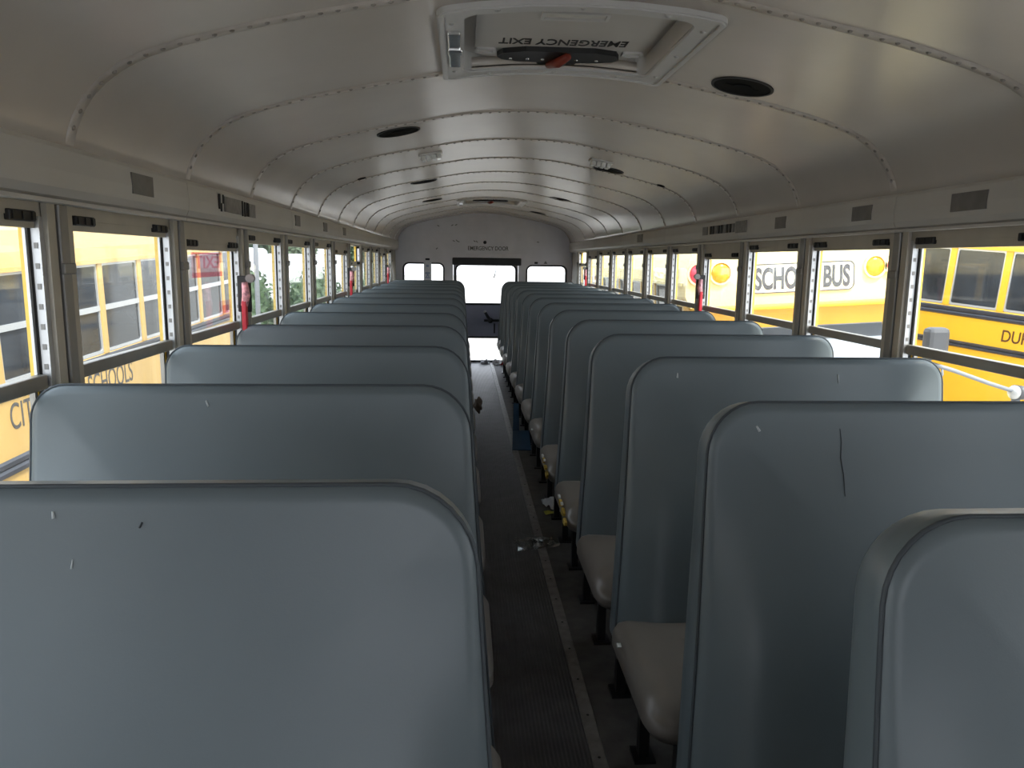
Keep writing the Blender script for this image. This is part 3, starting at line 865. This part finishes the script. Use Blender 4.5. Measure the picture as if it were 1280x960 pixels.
# sticker strip left
R = empty('sticker_strip', (-1.107, 2.93, zc)); tag(R, 'strip of grey stickers with worn black bars on the left valance', 'sticker')
def lp(name, y0, y1, z0, z1, m, d=0.):
    MB().box(-.0005, .003 + d, y0, y1, z0, z1).build(name, m, R)
lp('blank_label', -.16, .04, -.026, .026, M['labelgrey'])
for i, (y0, y1, z0, z1) in enumerate([(-.22, -.205, -.02, .03), (-.20, -.19, -.028, .0), (-.175, -.168, .0, .03), (.055, .065, -.03, .026), (.085, .098, -.03, .024), (.115, .122, -.028, .024), (.135, .14, -.028, .024)]):
    lp('print_bar', y0, y1, z0, z1, M['ink'])
lp('square_label', .15, .235, -.028, .022, M['labelgrey'])
R = empty('sticker_strip', (1.107, 4.05, zc)); tag(R, 'strip of grey printed stickers on the right valance above the SCHOOL BUS front', 'sticker')
def rp(name, y0, y1, z0, z1, m): MB().box(-.003, .0005, y0, y1, z0, z1).build(name, m, R)
rp('blank_label', -.33, -.18, -.03, .028, M['labelgrey'])
for i in range(9): rp('print_bar', -.16 + i * .045, -.13 + i * .045, -.024, .02, M['ink'] if i % 3 else M['labelgrey'])
rp('square_label', .27, .36, -.026, .02, M['labelgrey'])
patch('printed_notice', 1, 5.92, 6.1, zc - .03, zc + .03, M['labelgrey'], 'small dark printed notice further back on the right valance', 'sticker')
# pink exit labels on the third left window (seen from behind)
pink = glass('pink_label_film', (1., .86, .88), .5, .03)
pinkd = glass('pink_label_ink', (.97, .70, .75), .3, .05)
R = empty('exit_label', (-1.1805, 2.79, CZ - .03)); tag(R, 'pink emergency exit label on the third left window, its print reversed', 'label')
MB().box(-.0008, .0008, -.16, .16, -.045, .04).build('film', pink, R)
text_obj('lettering', 'EXIT', .042, .26, pinkd, R, (.0010, .13, -.014), (0, -1, 0), (0, 0, 1), .0006, .01)
mb = MB()
mb.box(.0006, .0014, -.16, .16, .034, .040); mb.box(.0006, .0014, -.16, .16, -.045, -.028)
mb.build('printed_border', pinkd, R)
R = empty('exit_label', (-1.1805, 2.97, ZR + .068)); tag(R, 'small pink sticker low on the third left window', 'label')
MB().box(-.0008, .0008, -.07, .07, -.035, .035).build('film', pink, R)
MB().box(.0006, .0014, -.035, .035, -.012, .018).build('print', pinkd, R)

# ------------------------------------------------------------------ litter on the floor
def rag(name, cx, cy, w, l, h, m, label, cat, rot=0, z=.0062, seed=1, n=9, th=.0015, par=None):
    """crumpled sheet with real folds"""
    rnd = random.Random(seed); mb = MB(); V = []
    for j in range(n):
        for i in range(n):
            a, b = i / (n - 1) - .5, j / (n - 1) - .5
            x = a * w + rnd.uniform(-.04, .04) * w; y = b * l + rnd.uniform(-.04, .04) * l
            zz = h * (rnd.random() ** 2) * (1 - max(abs(a), abs(b))) * 1.4
            V.append((x * math.cos(rot) - y * math.sin(rot), x * math.sin(rot) + y * math.cos(rot), zz + th))
    f = [[j * n + i, j * n + i + 1, (j + 1) * n + i + 1, (j + 1) * n + i] for j in range(n - 1) for i in range(n - 1)]
    mb.add(V, f, False)
    o = mb.build(name, m); o.location = (cx, cy, z)
    so = o.modifiers.new('thickness', 'SOLIDIFY'); so.thickness = th
    if label: tag(o, label, cat)
    return o
rag('plastic_bag', .078, 3.49, .20, .13, .03, M['bag'], 'crumpled clear plastic bag lying across the aisle strip', 'plastic bag', .15, .009, 3)
R = empty('snack_wrapper', (.235, 4.07, .001)); tag(R, 'white and yellow wrapper on the floor beside a right seat leg', 'wrapper')
o = rag('wrapper_sheet', 0, 0, .07, .19, .05, M['paper'], None, None, .35, 0, 8); o.parent = R
o = rag('yellow_edge', -.03, -.095, .07, .035, .02, M['yellowpaper'], None, None, .35, .001, 9, 5); o.parent = R
# blue board: one leaf lying on the floor, one standing against the seat
R = empty('blue_folder', (.155, 5.55, .001)); tag(R, 'blue plastic folder lying open on the floor by the right seats', 'folder')
def leaf(name, pts, th):
    mb = MB(); a, b, c, d = [Vector(p) for p in pts]
    nrm = (b - a).cross(d - a).normalized() * th
    mb.add([a, b, c, d, a + nrm, b + nrm, c + nrm, d + nrm], [(0, 3, 2, 1), (4, 5, 6, 7), (0, 1, 5, 4), (1, 2, 6, 5), (2, 3, 7, 6), (3, 0, 4, 7)])
    return mb.build(name, M['blue'], R)
leaf('lower_leaf', [(-.075, -.22, .012), (.06, -.23, .012), (.06, -.035, .11), (-.06, -.025, .105)], .008)
leaf('upper_leaf', [(-.06, -.02, .105), (-.012, -.02, .108), (-.012, .06, .30), (-.05, .07, .30)], .008)
for i, (x, y, w, l, m, lab) in enumerate([(.02, 9.98, .12, .1, 'paper', 'crumpled white paper at the foot of the rear door, left side'), (.19, 9.95, .14, .12, 'paper', 'crumpled white paper at the foot of the rear door, right side'), (.26, 9.80, .08, .1, 'redpaper', 'red paper scrap near the rear door by the right seats')]):
    rag('paper_litter', x, y, w, l, .07, M[m], lab, 'litter', .4 * i, .0065, 20 + i, 7)
# brown torn pad hanging beside a left seat
bm = bmesh.new(); bmesh.ops.create_icosphere(bm, subdivisions=3, radius=1)
rnd = random.Random(5)
for v in bm.verts:
    v.co = Vector((v.co.x * .024, v.co.y * .03, v.co.z * .045)) * (1 + .18 * math.sin(v.co.x * 5 + v.co.z * 7))
mb = MB().bm(bm, smooth=True); R = mb.build('torn_pad', M['brown']); R.location = (-.192, 4.2, .56)
tag(R, 'dark brown torn pad sticking out from a left seat into the aisle', 'pad')

# ------------------------------------------------------------------ outside
gplanes = []
def ground_add(x, y, hx, hy, z, sy, sx=0): gplanes.append((x, y, hx, hy, z, sy, sx))
def ground_z(x, y):
    W = 0; Z = 0
    for (cx, cy, hx, hy, z, sy, sx) in gplanes:
        d = math.hypot(max(0, abs(x - cx) - hx), max(0, abs(y - cy) - hy))
        w = 1 / (d * d + .02); W += w; Z += w * (z + sy * (y - cy) + sx * (x - cx))
    return Z / W

def school_bus(name, label, loc, yaw, pitch, roll, length, side, zb, zt, wpitch, paint, roofm, glassm, rails, ground_off, midbar=True, front=False, first=.5, pill=.085, zf=.55):
    """local frame: +y along the bus, ground at z=0; 'side' is the side with the windows in view"""
    B = empty(name, loc, (pitch, roll, yaw)); tag(B, label, 'bus', 'parked school buses')
    w = 1.2
    y0, y1 = 0, length
    # body shell below the windows, both ends
    mb = MB()
    mb.box(-w, w, y0, y1, zf, zb, bev=.02)
    mb.build('lower_body', paint, B)
    mb = MB()
    rp = [(-w, zt), (w, zt), (w - .02, zt + .14), (w - .10, zt + .30), (w - .3, zt + .43), (w - .7, zt + .52), (0, zt + .55), (-w + .7, zt + .52), (-w + .3, zt + .43), (-w + .10, zt + .30), (-w + .02, zt + .14)]
    mb.prism(rp, y0, y1, 'y', smooth=False)
    mb.box(-w - .02, w + .02, y0, y1, zt - .005, zt + .03)
    mb.build('roof', roofm, B)
    for yy in (y0 + .03, y1 - .03):
        mb = MB().box(-w + .01, w - .01, yy - .03, yy + .03, zb - .01, zt + .01)
        mb.build('end_wall', paint, B)
    n = int((length - first) / wpitch)
    for sd in (side, -side):
        for i in range(n + 1):
            yy = y0 + first + i * wpitch
            MB().box(sd * (w - .05), sd * (w + .004), yy - pill / 2, yy + pill / 2, zb - .01, zt + .01, bev=.006).build('window_pillar', paint, B)
        for i in range(n):
            ya, yb = y0 + first + i * wpitch + pill / 2, y0 + first + (i + 1) * wpitch - pill / 2
            mb = MB(); e = .028
            frame_prism(mb, rrect(ya - .002, yb + .002, zb + .0, zt, .02, 3), rrect(ya + e * .6, yb - e * .6, zb + e, zt - e, .02, 3), sd * (w - .04), sd * (w - .008), 'x')
            if midbar: mb.box(sd * (w - .04), sd * (w - .004), ya, yb, (zb + zt) / 2 - .024, (zb + zt) / 2 + .024)
            wn = mb.build('window', M['silver'], B)
            MB().box(sd * (w - .028), sd * (w - .022), ya + .01, yb - .01, zb + .01, zt - .01).build('pane', glassm, wn)
        for (za, zb_) in rails:
            mb = MB()
            h = zb_ - za
            mb.prism([(sd * w, za), (sd * (w + .022), za + h * .12), (sd * (w + .022), za + h * .35), (sd * (w + .008), za + h * .5), (sd * (w + .022), za + h * .65), (sd * (w + .022), za + h * .88), (sd * w, zb_)], y0 + .02, y1 - .02, 'y')
            mb.build('rub_rail', M['busrail'], B)
    for yy in ((1.0, length - 2.2) if not front else (-.55, length - 2.2)):
        for sd in (-1, 1):
            mb = MB(); mb.cyl((sd * (w - .28), yy, .48), .48, sd * .26, 'x', 28)
            mb.build('wheel', M['tyre'], B)
    return B

# --- bus on the left: yellow with glare in its colour, CITY PUBLIC SCHOOLS lettering
yl = math.radians(-2.9); pl = math.radians(2.6)
LBY = .6
lx = -3.7 + .0507 * LBY - .277 - 1.2
zwb = CZ - .95 + .043 * (LBY - 6.8)          # window sill height at the near end
LB = school_bus('school_bus', 'glare-paled yellow school bus alongside the left windows with CITY PUBLIC SCHOOLS lettering', (lx, LBY, zwb - 1.62), yl, pl, 0, 10.9, 1, 1.62, 2.45, .77, M['busyellowpale'], M['busyellowpale'], M['busglass'],
                [(1.52, 1.61), (.93, 1.06)], 0, first=.71)
ground_add(lx, 6, 1.6, 6.5, zwb - 1.62 + .0454 * 5.4, .0454)
text_obj('lettering', 'CITY PUBLIC SCHOOLS', .205, 1.93, M['inkworn'], LB, (1.201, 5.38, 1.265), (0, 1, 0), (0, 0, 1), .002, 0)
for z in (.60, .70, .80):
    MB().box(1.195, 1.215, .05, 10.8, z, z + .035, bev=.008).build('body_ridge', M['busyellowpale'], LB)

# --- bus facing us on the right: SCHOOL BUS front
B1 = school_bus('school_bus', 'yellow school bus facing the camera on the right with SCHOOL BUS sign and warning lights', (3.395, 8.0, CZ - .42 - 2.48), 0, 0, math.radians(-3.2), 9.5, -1, 1.98, 2.72, .71, M['busyellowpale'], M['buscap'], M['busglass'],
                [(1.86, 1.96), (1.36, 1.48)], 0, midbar=True, front=True)
ground_add(3.3, 12, 1.4, 6, CZ - .42 - 2.48, 0, .056)
zc0 = 2.48
mb = MB()
cp = [(-1.14, zc0), (1.14, zc0), (1.20, zc0 + .12), (1.19, zc0 + .42), (1.10, zc0 + .62), (.9, zc0 + .74), (.5, zc0 + .80), (-.5, zc0 + .80), (-.9, zc0 + .74), (-1.10, zc0 + .62), (-1.19, zc0 + .42), (-1.20, zc0 + .12)]
mb.prism(cp, -.10, .6, 'y')
mb.build('front_cap', M['buscap'], B1)
MB().box(-1.13, 1.13, -.30, .1, zc0 - .03, zc0 + .012, bev=.012).build('visor_brim', M['busyellow'], B1)
MB().box(-1.08, 1.08, -.03, .1, zc0 - .24, zc0 - .02).build('windshield_header', M['busyellow'], B1)
sg = MB()
sp = rrect(-.515, .615, zc0 + .125, zc0 + .435, .07)
sg.prism(sp, -.115, -.099, 'y'); SG = sg.build('sign_panel', M['signwhite'], B1)
mb = MB(); frame_prism(mb, sp, rrect(-.503, .603, zc0 + .137, zc0 + .423, .06), -.119, -.114); mb.build('sign_border', M['signgrey'], SG)
text_obj('lettering', 'SCHOOL BUS', .235, 1.03, M['signgrey'], SG, (-.465, -.116, zc0 + .162), (1, 0, 0), (0, 0, 1), .003, .032)
for x, m, nm_ in ((-.83, 'amber', 'amber_light'), (.83, 'amber', 'amber_light'), (-1.06, 'redlens', 'red_light'), (1.06, 'redlens', 'red_light')):
    zz = zc0 + .36
    mb = MB(); frame_prism(mb, [(x + .125 * math.cos(t * PI / 12), zz + .125 * math.sin(t * PI / 12)) for t in range(24)], [(x + .105 * math.cos(t * PI / 12), zz + .105 * math.sin(t * PI / 12)) for t in range(24)], -.135, -.10)
    H = mb.build('light_ring', M['buscap'], B1)
    MB().dome((x, -.105, zz), .106, .05, (0, -1, 0), 24, 6).build(nm_, M[m], H)
# windshield, slightly raked, dark band on top
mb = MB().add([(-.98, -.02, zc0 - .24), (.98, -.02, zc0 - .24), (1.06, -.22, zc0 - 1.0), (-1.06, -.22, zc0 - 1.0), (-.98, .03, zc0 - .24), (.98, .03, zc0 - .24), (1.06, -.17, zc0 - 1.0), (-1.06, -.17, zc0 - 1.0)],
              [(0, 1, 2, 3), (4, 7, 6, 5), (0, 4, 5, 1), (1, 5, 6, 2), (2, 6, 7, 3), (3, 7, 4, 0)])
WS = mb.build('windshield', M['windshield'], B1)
mb = MB().add([(-.98, -.03, zc0 - .25), (.98, -.03, zc0 - .25), (1.0, -.066, zc0 - .385), (-1.0, -.066, zc0 - .385), (-.98, -.024, zc0 - .25), (.98, -.024, zc0 - .25), (1.0, -.06, zc0 - .385), (-1.0, -.06, zc0 - .385)],
              [(0, 1, 2, 3), (4, 7, 6, 5), (0, 4, 5, 1), (1, 5, 6, 2), (2, 6, 7, 3), (3, 7, 4, 0)])
mb.build('sun_band', M['busglass'], WS)
mb = MB()
hp = [(-.95, .5), (.95, .5), (.95, 1.15), (.80, 1.38), (-.80, 1.38), (-.95, 1.15)]
mb.prism(hp, -1.7, -.1, 'y'); mb.build('hood', M['buscap'], B1)
MB().box(-1.15, 1.15, -1.85, -1.68, .45, .75, bev=.02).build('bumper', M['busrail'], B1)
mb = MB().box(-.5, .5, -1.72, -1.69, .8, 1.2); mb.build('grille', M['busrail'], B1)
for x in (-.75, .75): MB().cyl((x, -1.69, 1.0), .1, -.03, 'y', 20).build('headlight', M['lens'], B1)
# tall side mirror at the left corner of its front
mb = MB().box(-1.36, -1.24, -.30, -.2, 1.98, 2.34, bev=.03); mb.build('side_mirror', M['greyplastic'], B1)
mb = MB().tube([(-1.30, -.24, 2.33), (-1.26, -.1, 2.40), (-1.16, 0, 2.40)], .014, 8); mb.build('mirror_arm', M['black'], B1)
text_obj('number', '222', .17, .30, M['inkworn'], B1, (-1.202, 2.3, 1.60), (0, -1, 0), (0, 0, 1), .002)

# --- mirror post of another vehicle in front of it
MR = empty('mirror_bracket', (3.30, 5.5, -1.9)); tag(MR, 'grey truck mirrors on a bent arm outside the right windows', 'mirror')
Z0 = 1.9
mb = MB().box(-.11, .06, -.06, .05, Z0 + .665, Z0 + .91, bev=.035); 
mb.build('mirror_housing', M['greyplastic'], MR)
mb = MB().tube([(-.06, 0, Z0 + .64), (.15, 0, Z0 + .58), (.42, 0, Z0 + .49), (.62, 0, Z0 + .43)], .016, 8)
mb.tube([(-.05, 0, Z0 + .68), (-.06, 0, Z0 + .64)], .014, 8)
mb.tube([(.05, 0, Z0 + .61), (.06, 0, Z0 + .55), (.02, 0, Z0 + .50), (-.08, 0, Z0 + .49)], .009, 8)
mb.tube([(.68, .02, Z0 + .38), (.7, .03, .9), (.72, .05, .0)], .03, 8)
mb.build('arm', M['pole'], MR)
mb = MB().dome((.65, 0, Z0 + .415), .055, .035, (-1, -.3, .1), 20, 6); mb.build('round_mirror', M['track'], MR)
mb = MB().cyl((.65, 0, Z0 + .415), .058, .16, (1, .3, -.1), 20, .05); mb.build('round_mirror_back', M['greyplastic'], MR)
ground_add(3.95, 5.5, .1, .1, -1.9, 0)

# --- long yellow bus behind, side on, DU... lettering
yw = math.radians(25)
dirv = Vector((math.sin(-math.radians(25)), math.cos(math.radians(25)), 0)); nrm = Vector((math.cos(math.radians(25)), math.sin(math.radians(25)), 0))
P0 = Vector((6.4 - .277, 9.7, 0))
pd = math.radians(4.2)
org = P0 + nrm * 1.2 - dirv * 7.5
zsill = CZ - .51
DU = school_bus('school_bus', 'bright yellow school bus seen side-on beyond the rightmost windows with black rub rails', (org.x, org.y, zsill - 1.62 - 7.5 * math.tan(pd)), yw, pd, 0, 10.0, -1, 1.62, 2.36, .70, M['busyellow'], M['busyellow'], M['busglass'],
                [(1.485, 1.60), (1.085, 1.17)], 0, midbar=False, first=7.5 - .70 * 10 + .19, zf=.15)
ground_add(org.x + dirv.x * 5, org.y + dirv.y * 5, 2.5, 5, zsill - 1.62, .07)
text_obj('lettering', 'DUPO', .15, .44, M['brownink'], DU, (-1.201, 6.90, 1.25), (0, -1, 0), (0, 0, 1), .002, .01)
ground_add(0, 4, 1.3, 7, -.95, 0)

# --- ground
mb = MB(); N_ = 60; xs_ = [-40 + 80 * i / N_ for i in range(N_ + 1)]; ys_ = [-25 + 90 * i / N_ for i in range(N_ + 1)]
V = [(x, y, ground_z(x, y)) for y in ys_ for x in xs_]
mb.add(V, [[j * (N_ + 1) + i, j * (N_ + 1) + i + 1, (j + 1) * (N_ + 1) + i + 1, (j + 1) * (N_ + 1) + i] for j in range(N_) for i in range(N_)], True)
tag(mb.build('ground', M['ground']), 'pale gravel parking lot around the buses', 'ground', kind='structure')

# --- hedge, trees, white trailers, pole on the left beyond the bus
def foliage(name, boxes, m, seed, size, count, parent=None):
    """leaf clumps spread over rounded volumes, with a solid core"""
    rnd = random.Random(seed); mb = MB()
    for (c, r) in boxes:
        bm = bmesh.new(); bmesh.ops.create_icosphere(bm, subdivisions=3, radius=1)
        for v in bm.verts:
            k = .86 + .10 * math.sin(v.co.x * 9 + seed) * math.sin(v.co.y * 8) + .06 * math.sin(v.co.z * 11)
            v.co = Vector((c[0] + v.co.x * r[0] * k, c[1] + v.co.y * r[1] * k, c[2] + v.co.z * r[2] * k))
        mb.bm(bm, smooth=True)
        for i in range(count):
            d = Vector((rnd.gauss(0, 1), rnd.gauss(0, 1), rnd.gauss(0, 1))).normalized()
            k = rnd.uniform(.82, 1.04)
            p = Vector((c[0] + d.x * r[0] * k, c[1] + d.y * r[1] * k, c[2] + d.z * r[2] * k))
            t = Vector((rnd.gauss(0, 1), rnd.gauss(0, 1), rnd.gauss(0, 1))).normalized(); b = t.orthogonal().normalized()
            s1, s2 = size * rnd.uniform(.6, 1.3), size * rnd.uniform(.3, .6)
            mb.add([p - t * s1, p + b * s2, p + t * s1, p - b * s2], [(0, 1, 2, 3)])
    return mb.build(name, m, parent)
for i, (x, y, w, h, lab) in enumerate([(-9.8, 19.5, 1.1, 2.68, 'green hedge beyond the left bus, nearest stretch by the pole'), (-6.7, 20, 1.1, 2.55, 'green hedge in front of the white trailer, middle stretch'), (-3.6, 20.5, 1.1, 2.6, 'green hedge in front of the white trailer, far stretch')]):
    R = empty('hedge', (x, y, ground_z(x, y) - .1)); tag(R, lab, 'hedge', 'hedge behind the left bus')
    foliage('foliage', [((-.6, 0, h * .42), (w * .75, 1.0, h * .5)), ((.7, .4, h * .40), (w * .75, 1.0, h * .5)), ((0, .1, h * .25), (w, 1.1, h * .32))], M['leaf'], 10 + i, .10, 900, R)
    mb = MB()
    for q in (-.8, 0, .8): mb.tube([(q, .1, -.2), (q + .05, .12, .5), (q - .04, .1, 1.1)], [.07, .06, .04], 8)
    mb.build('stems', M['bark'], R)
for i, (x, y, hh, rr, lab) in enumerate([(-16.5, 32, 6.4, 2.0, 'leafy tree behind the white trailers, leftmost one'), (-12.4, 33, 6.4, 2.0, 'leafy tree behind the white trailers, second from the left'), (-8.6, 34.5, 6.4, 1.9, 'leafy tree behind the white trailers, second from the right'), (-5.2, 37, 6.0, 1.6, 'leafy tree behind the white trailers, rightmost one')]):
    R = empty('leafy_tree', (x, y, ground_z(x, y) - .1)); tag(R, lab, 'tree', 'trees behind the trailers')
    foliage('crown', [((0, 0, hh * .62), (rr, rr * .8, hh * .40)), ((rr * .3, -.3, hh * .45), (rr * .7, rr * .6, hh * .32)), ((-rr * .3, .2, hh * .47), (rr * .7, rr * .6, hh * .32))], M['leaf2'], 30 + i, .22, 1300, R)
    MB().tube([(0, 0, -.2), (.1, 0, hh * .3), (0, .1, hh * .6)], [.22, .18, .1], 10).build('trunk', M['bark'], R)
for i, (x0, x1, y, zt_, lab) in enumerate([(-8.3, -6.68, 23.6, CZ + .26, 'small white trailer behind the hedge, left of the pole'), (-6.95, -4.6, 26.5, CZ + .10, 'long white trailer behind the hedge, right of the pole')]):
    gz = ground_z((x0 + x1) / 2, y)
    R = empty('white_trailer', ((x0 + x1) / 2, y, gz - .05)); tag(R, lab, 'trailer', 'white trailers')
    hw = (x1 - x0) / 2; ht = zt_ - gz + .05
    MB().prism(rrect(-hw, hw, .45, ht, .18), -.0, 2.2, 'y').build('body', M['white'], R)
    mb = MB()
    for q in (-hw * .5, hw * .5):
        mb.cyl((q, .05, .40), .40, .22, 'y', 20)
    mb.build('wheels', M['tyre'], R)
px_, py_ = -4.96, 17.8
mb = MB().tube([(px_, py_, ground_z(px_, py_) - .2), (px_, py_, 4.0)], .055, 12); mb.cyl((px_, py_, 4.0), .07, .05)
tag(mb.build('metal_pole', M['pole']), 'pale metal pole in front of the hedge', 'pole')

# ------------------------------------------------------------------ light
W = bpy.data.worlds.new('sky'); S.world = W; W.use_nodes = True
nt = W.node_tree; N = nt.nodes; L = nt.links
bg = N['Background']
tc = N.new('ShaderNodeTexCoord'); sep = N.new('ShaderNodeSeparateXYZ'); L.new(tc.outputs['Generated'], sep.inputs[0])
cr = N.new('ShaderNodeValToRGB')
cr.color_ramp.elements[0].position = .48; cr.color_ramp.elements[0].color = (.88, .92, 1, 1)
cr.color_ramp.elements[1].position = 1; cr.color_ramp.elements[1].color = (.72, .85, 1, 1)
mr = N.new('ShaderNodeMapRange'); mr.inputs['From Min'].default_value = -1; L.new(sep.outputs['Z'], mr.inputs['Value']); L.new(mr.outputs['Result'], cr.inputs['Fac'])
L.new(cr.outputs['Color'], bg.inputs['Color'])
bg.inputs['Strength'].default_value = 1.0
sun = bpy.data.lights.new('sun', 'SUN'); sun.energy = 1.9; sun.angle = math.radians(12); sun.color = (1, .95, .86)
so_ = bpy.data.objects.new('sun', sun); C.objects.link(so_)
so_.rotation_euler = Vector((-.42, .55, -.95)).to_track_quat('-Z', 'Y').to_euler()
so_.location = (5, -5, 12)

S.view_settings.view_transform = 'Standard'; S.view_settings.look = 'None'
S.view_settings.gamma = 1; S.view_settings.use_curve_mapping = False
S.view_settings.exposure = 2.05
S.render.engine = 'CYCLES'
S.cycles.use_denoising = True
S.cycles.max_bounces = 10; S.cycles.diffuse_bounces = 6; S.cycles.transparent_max_bounces = 24
S.cycles.sample_clamp_indirect = 8
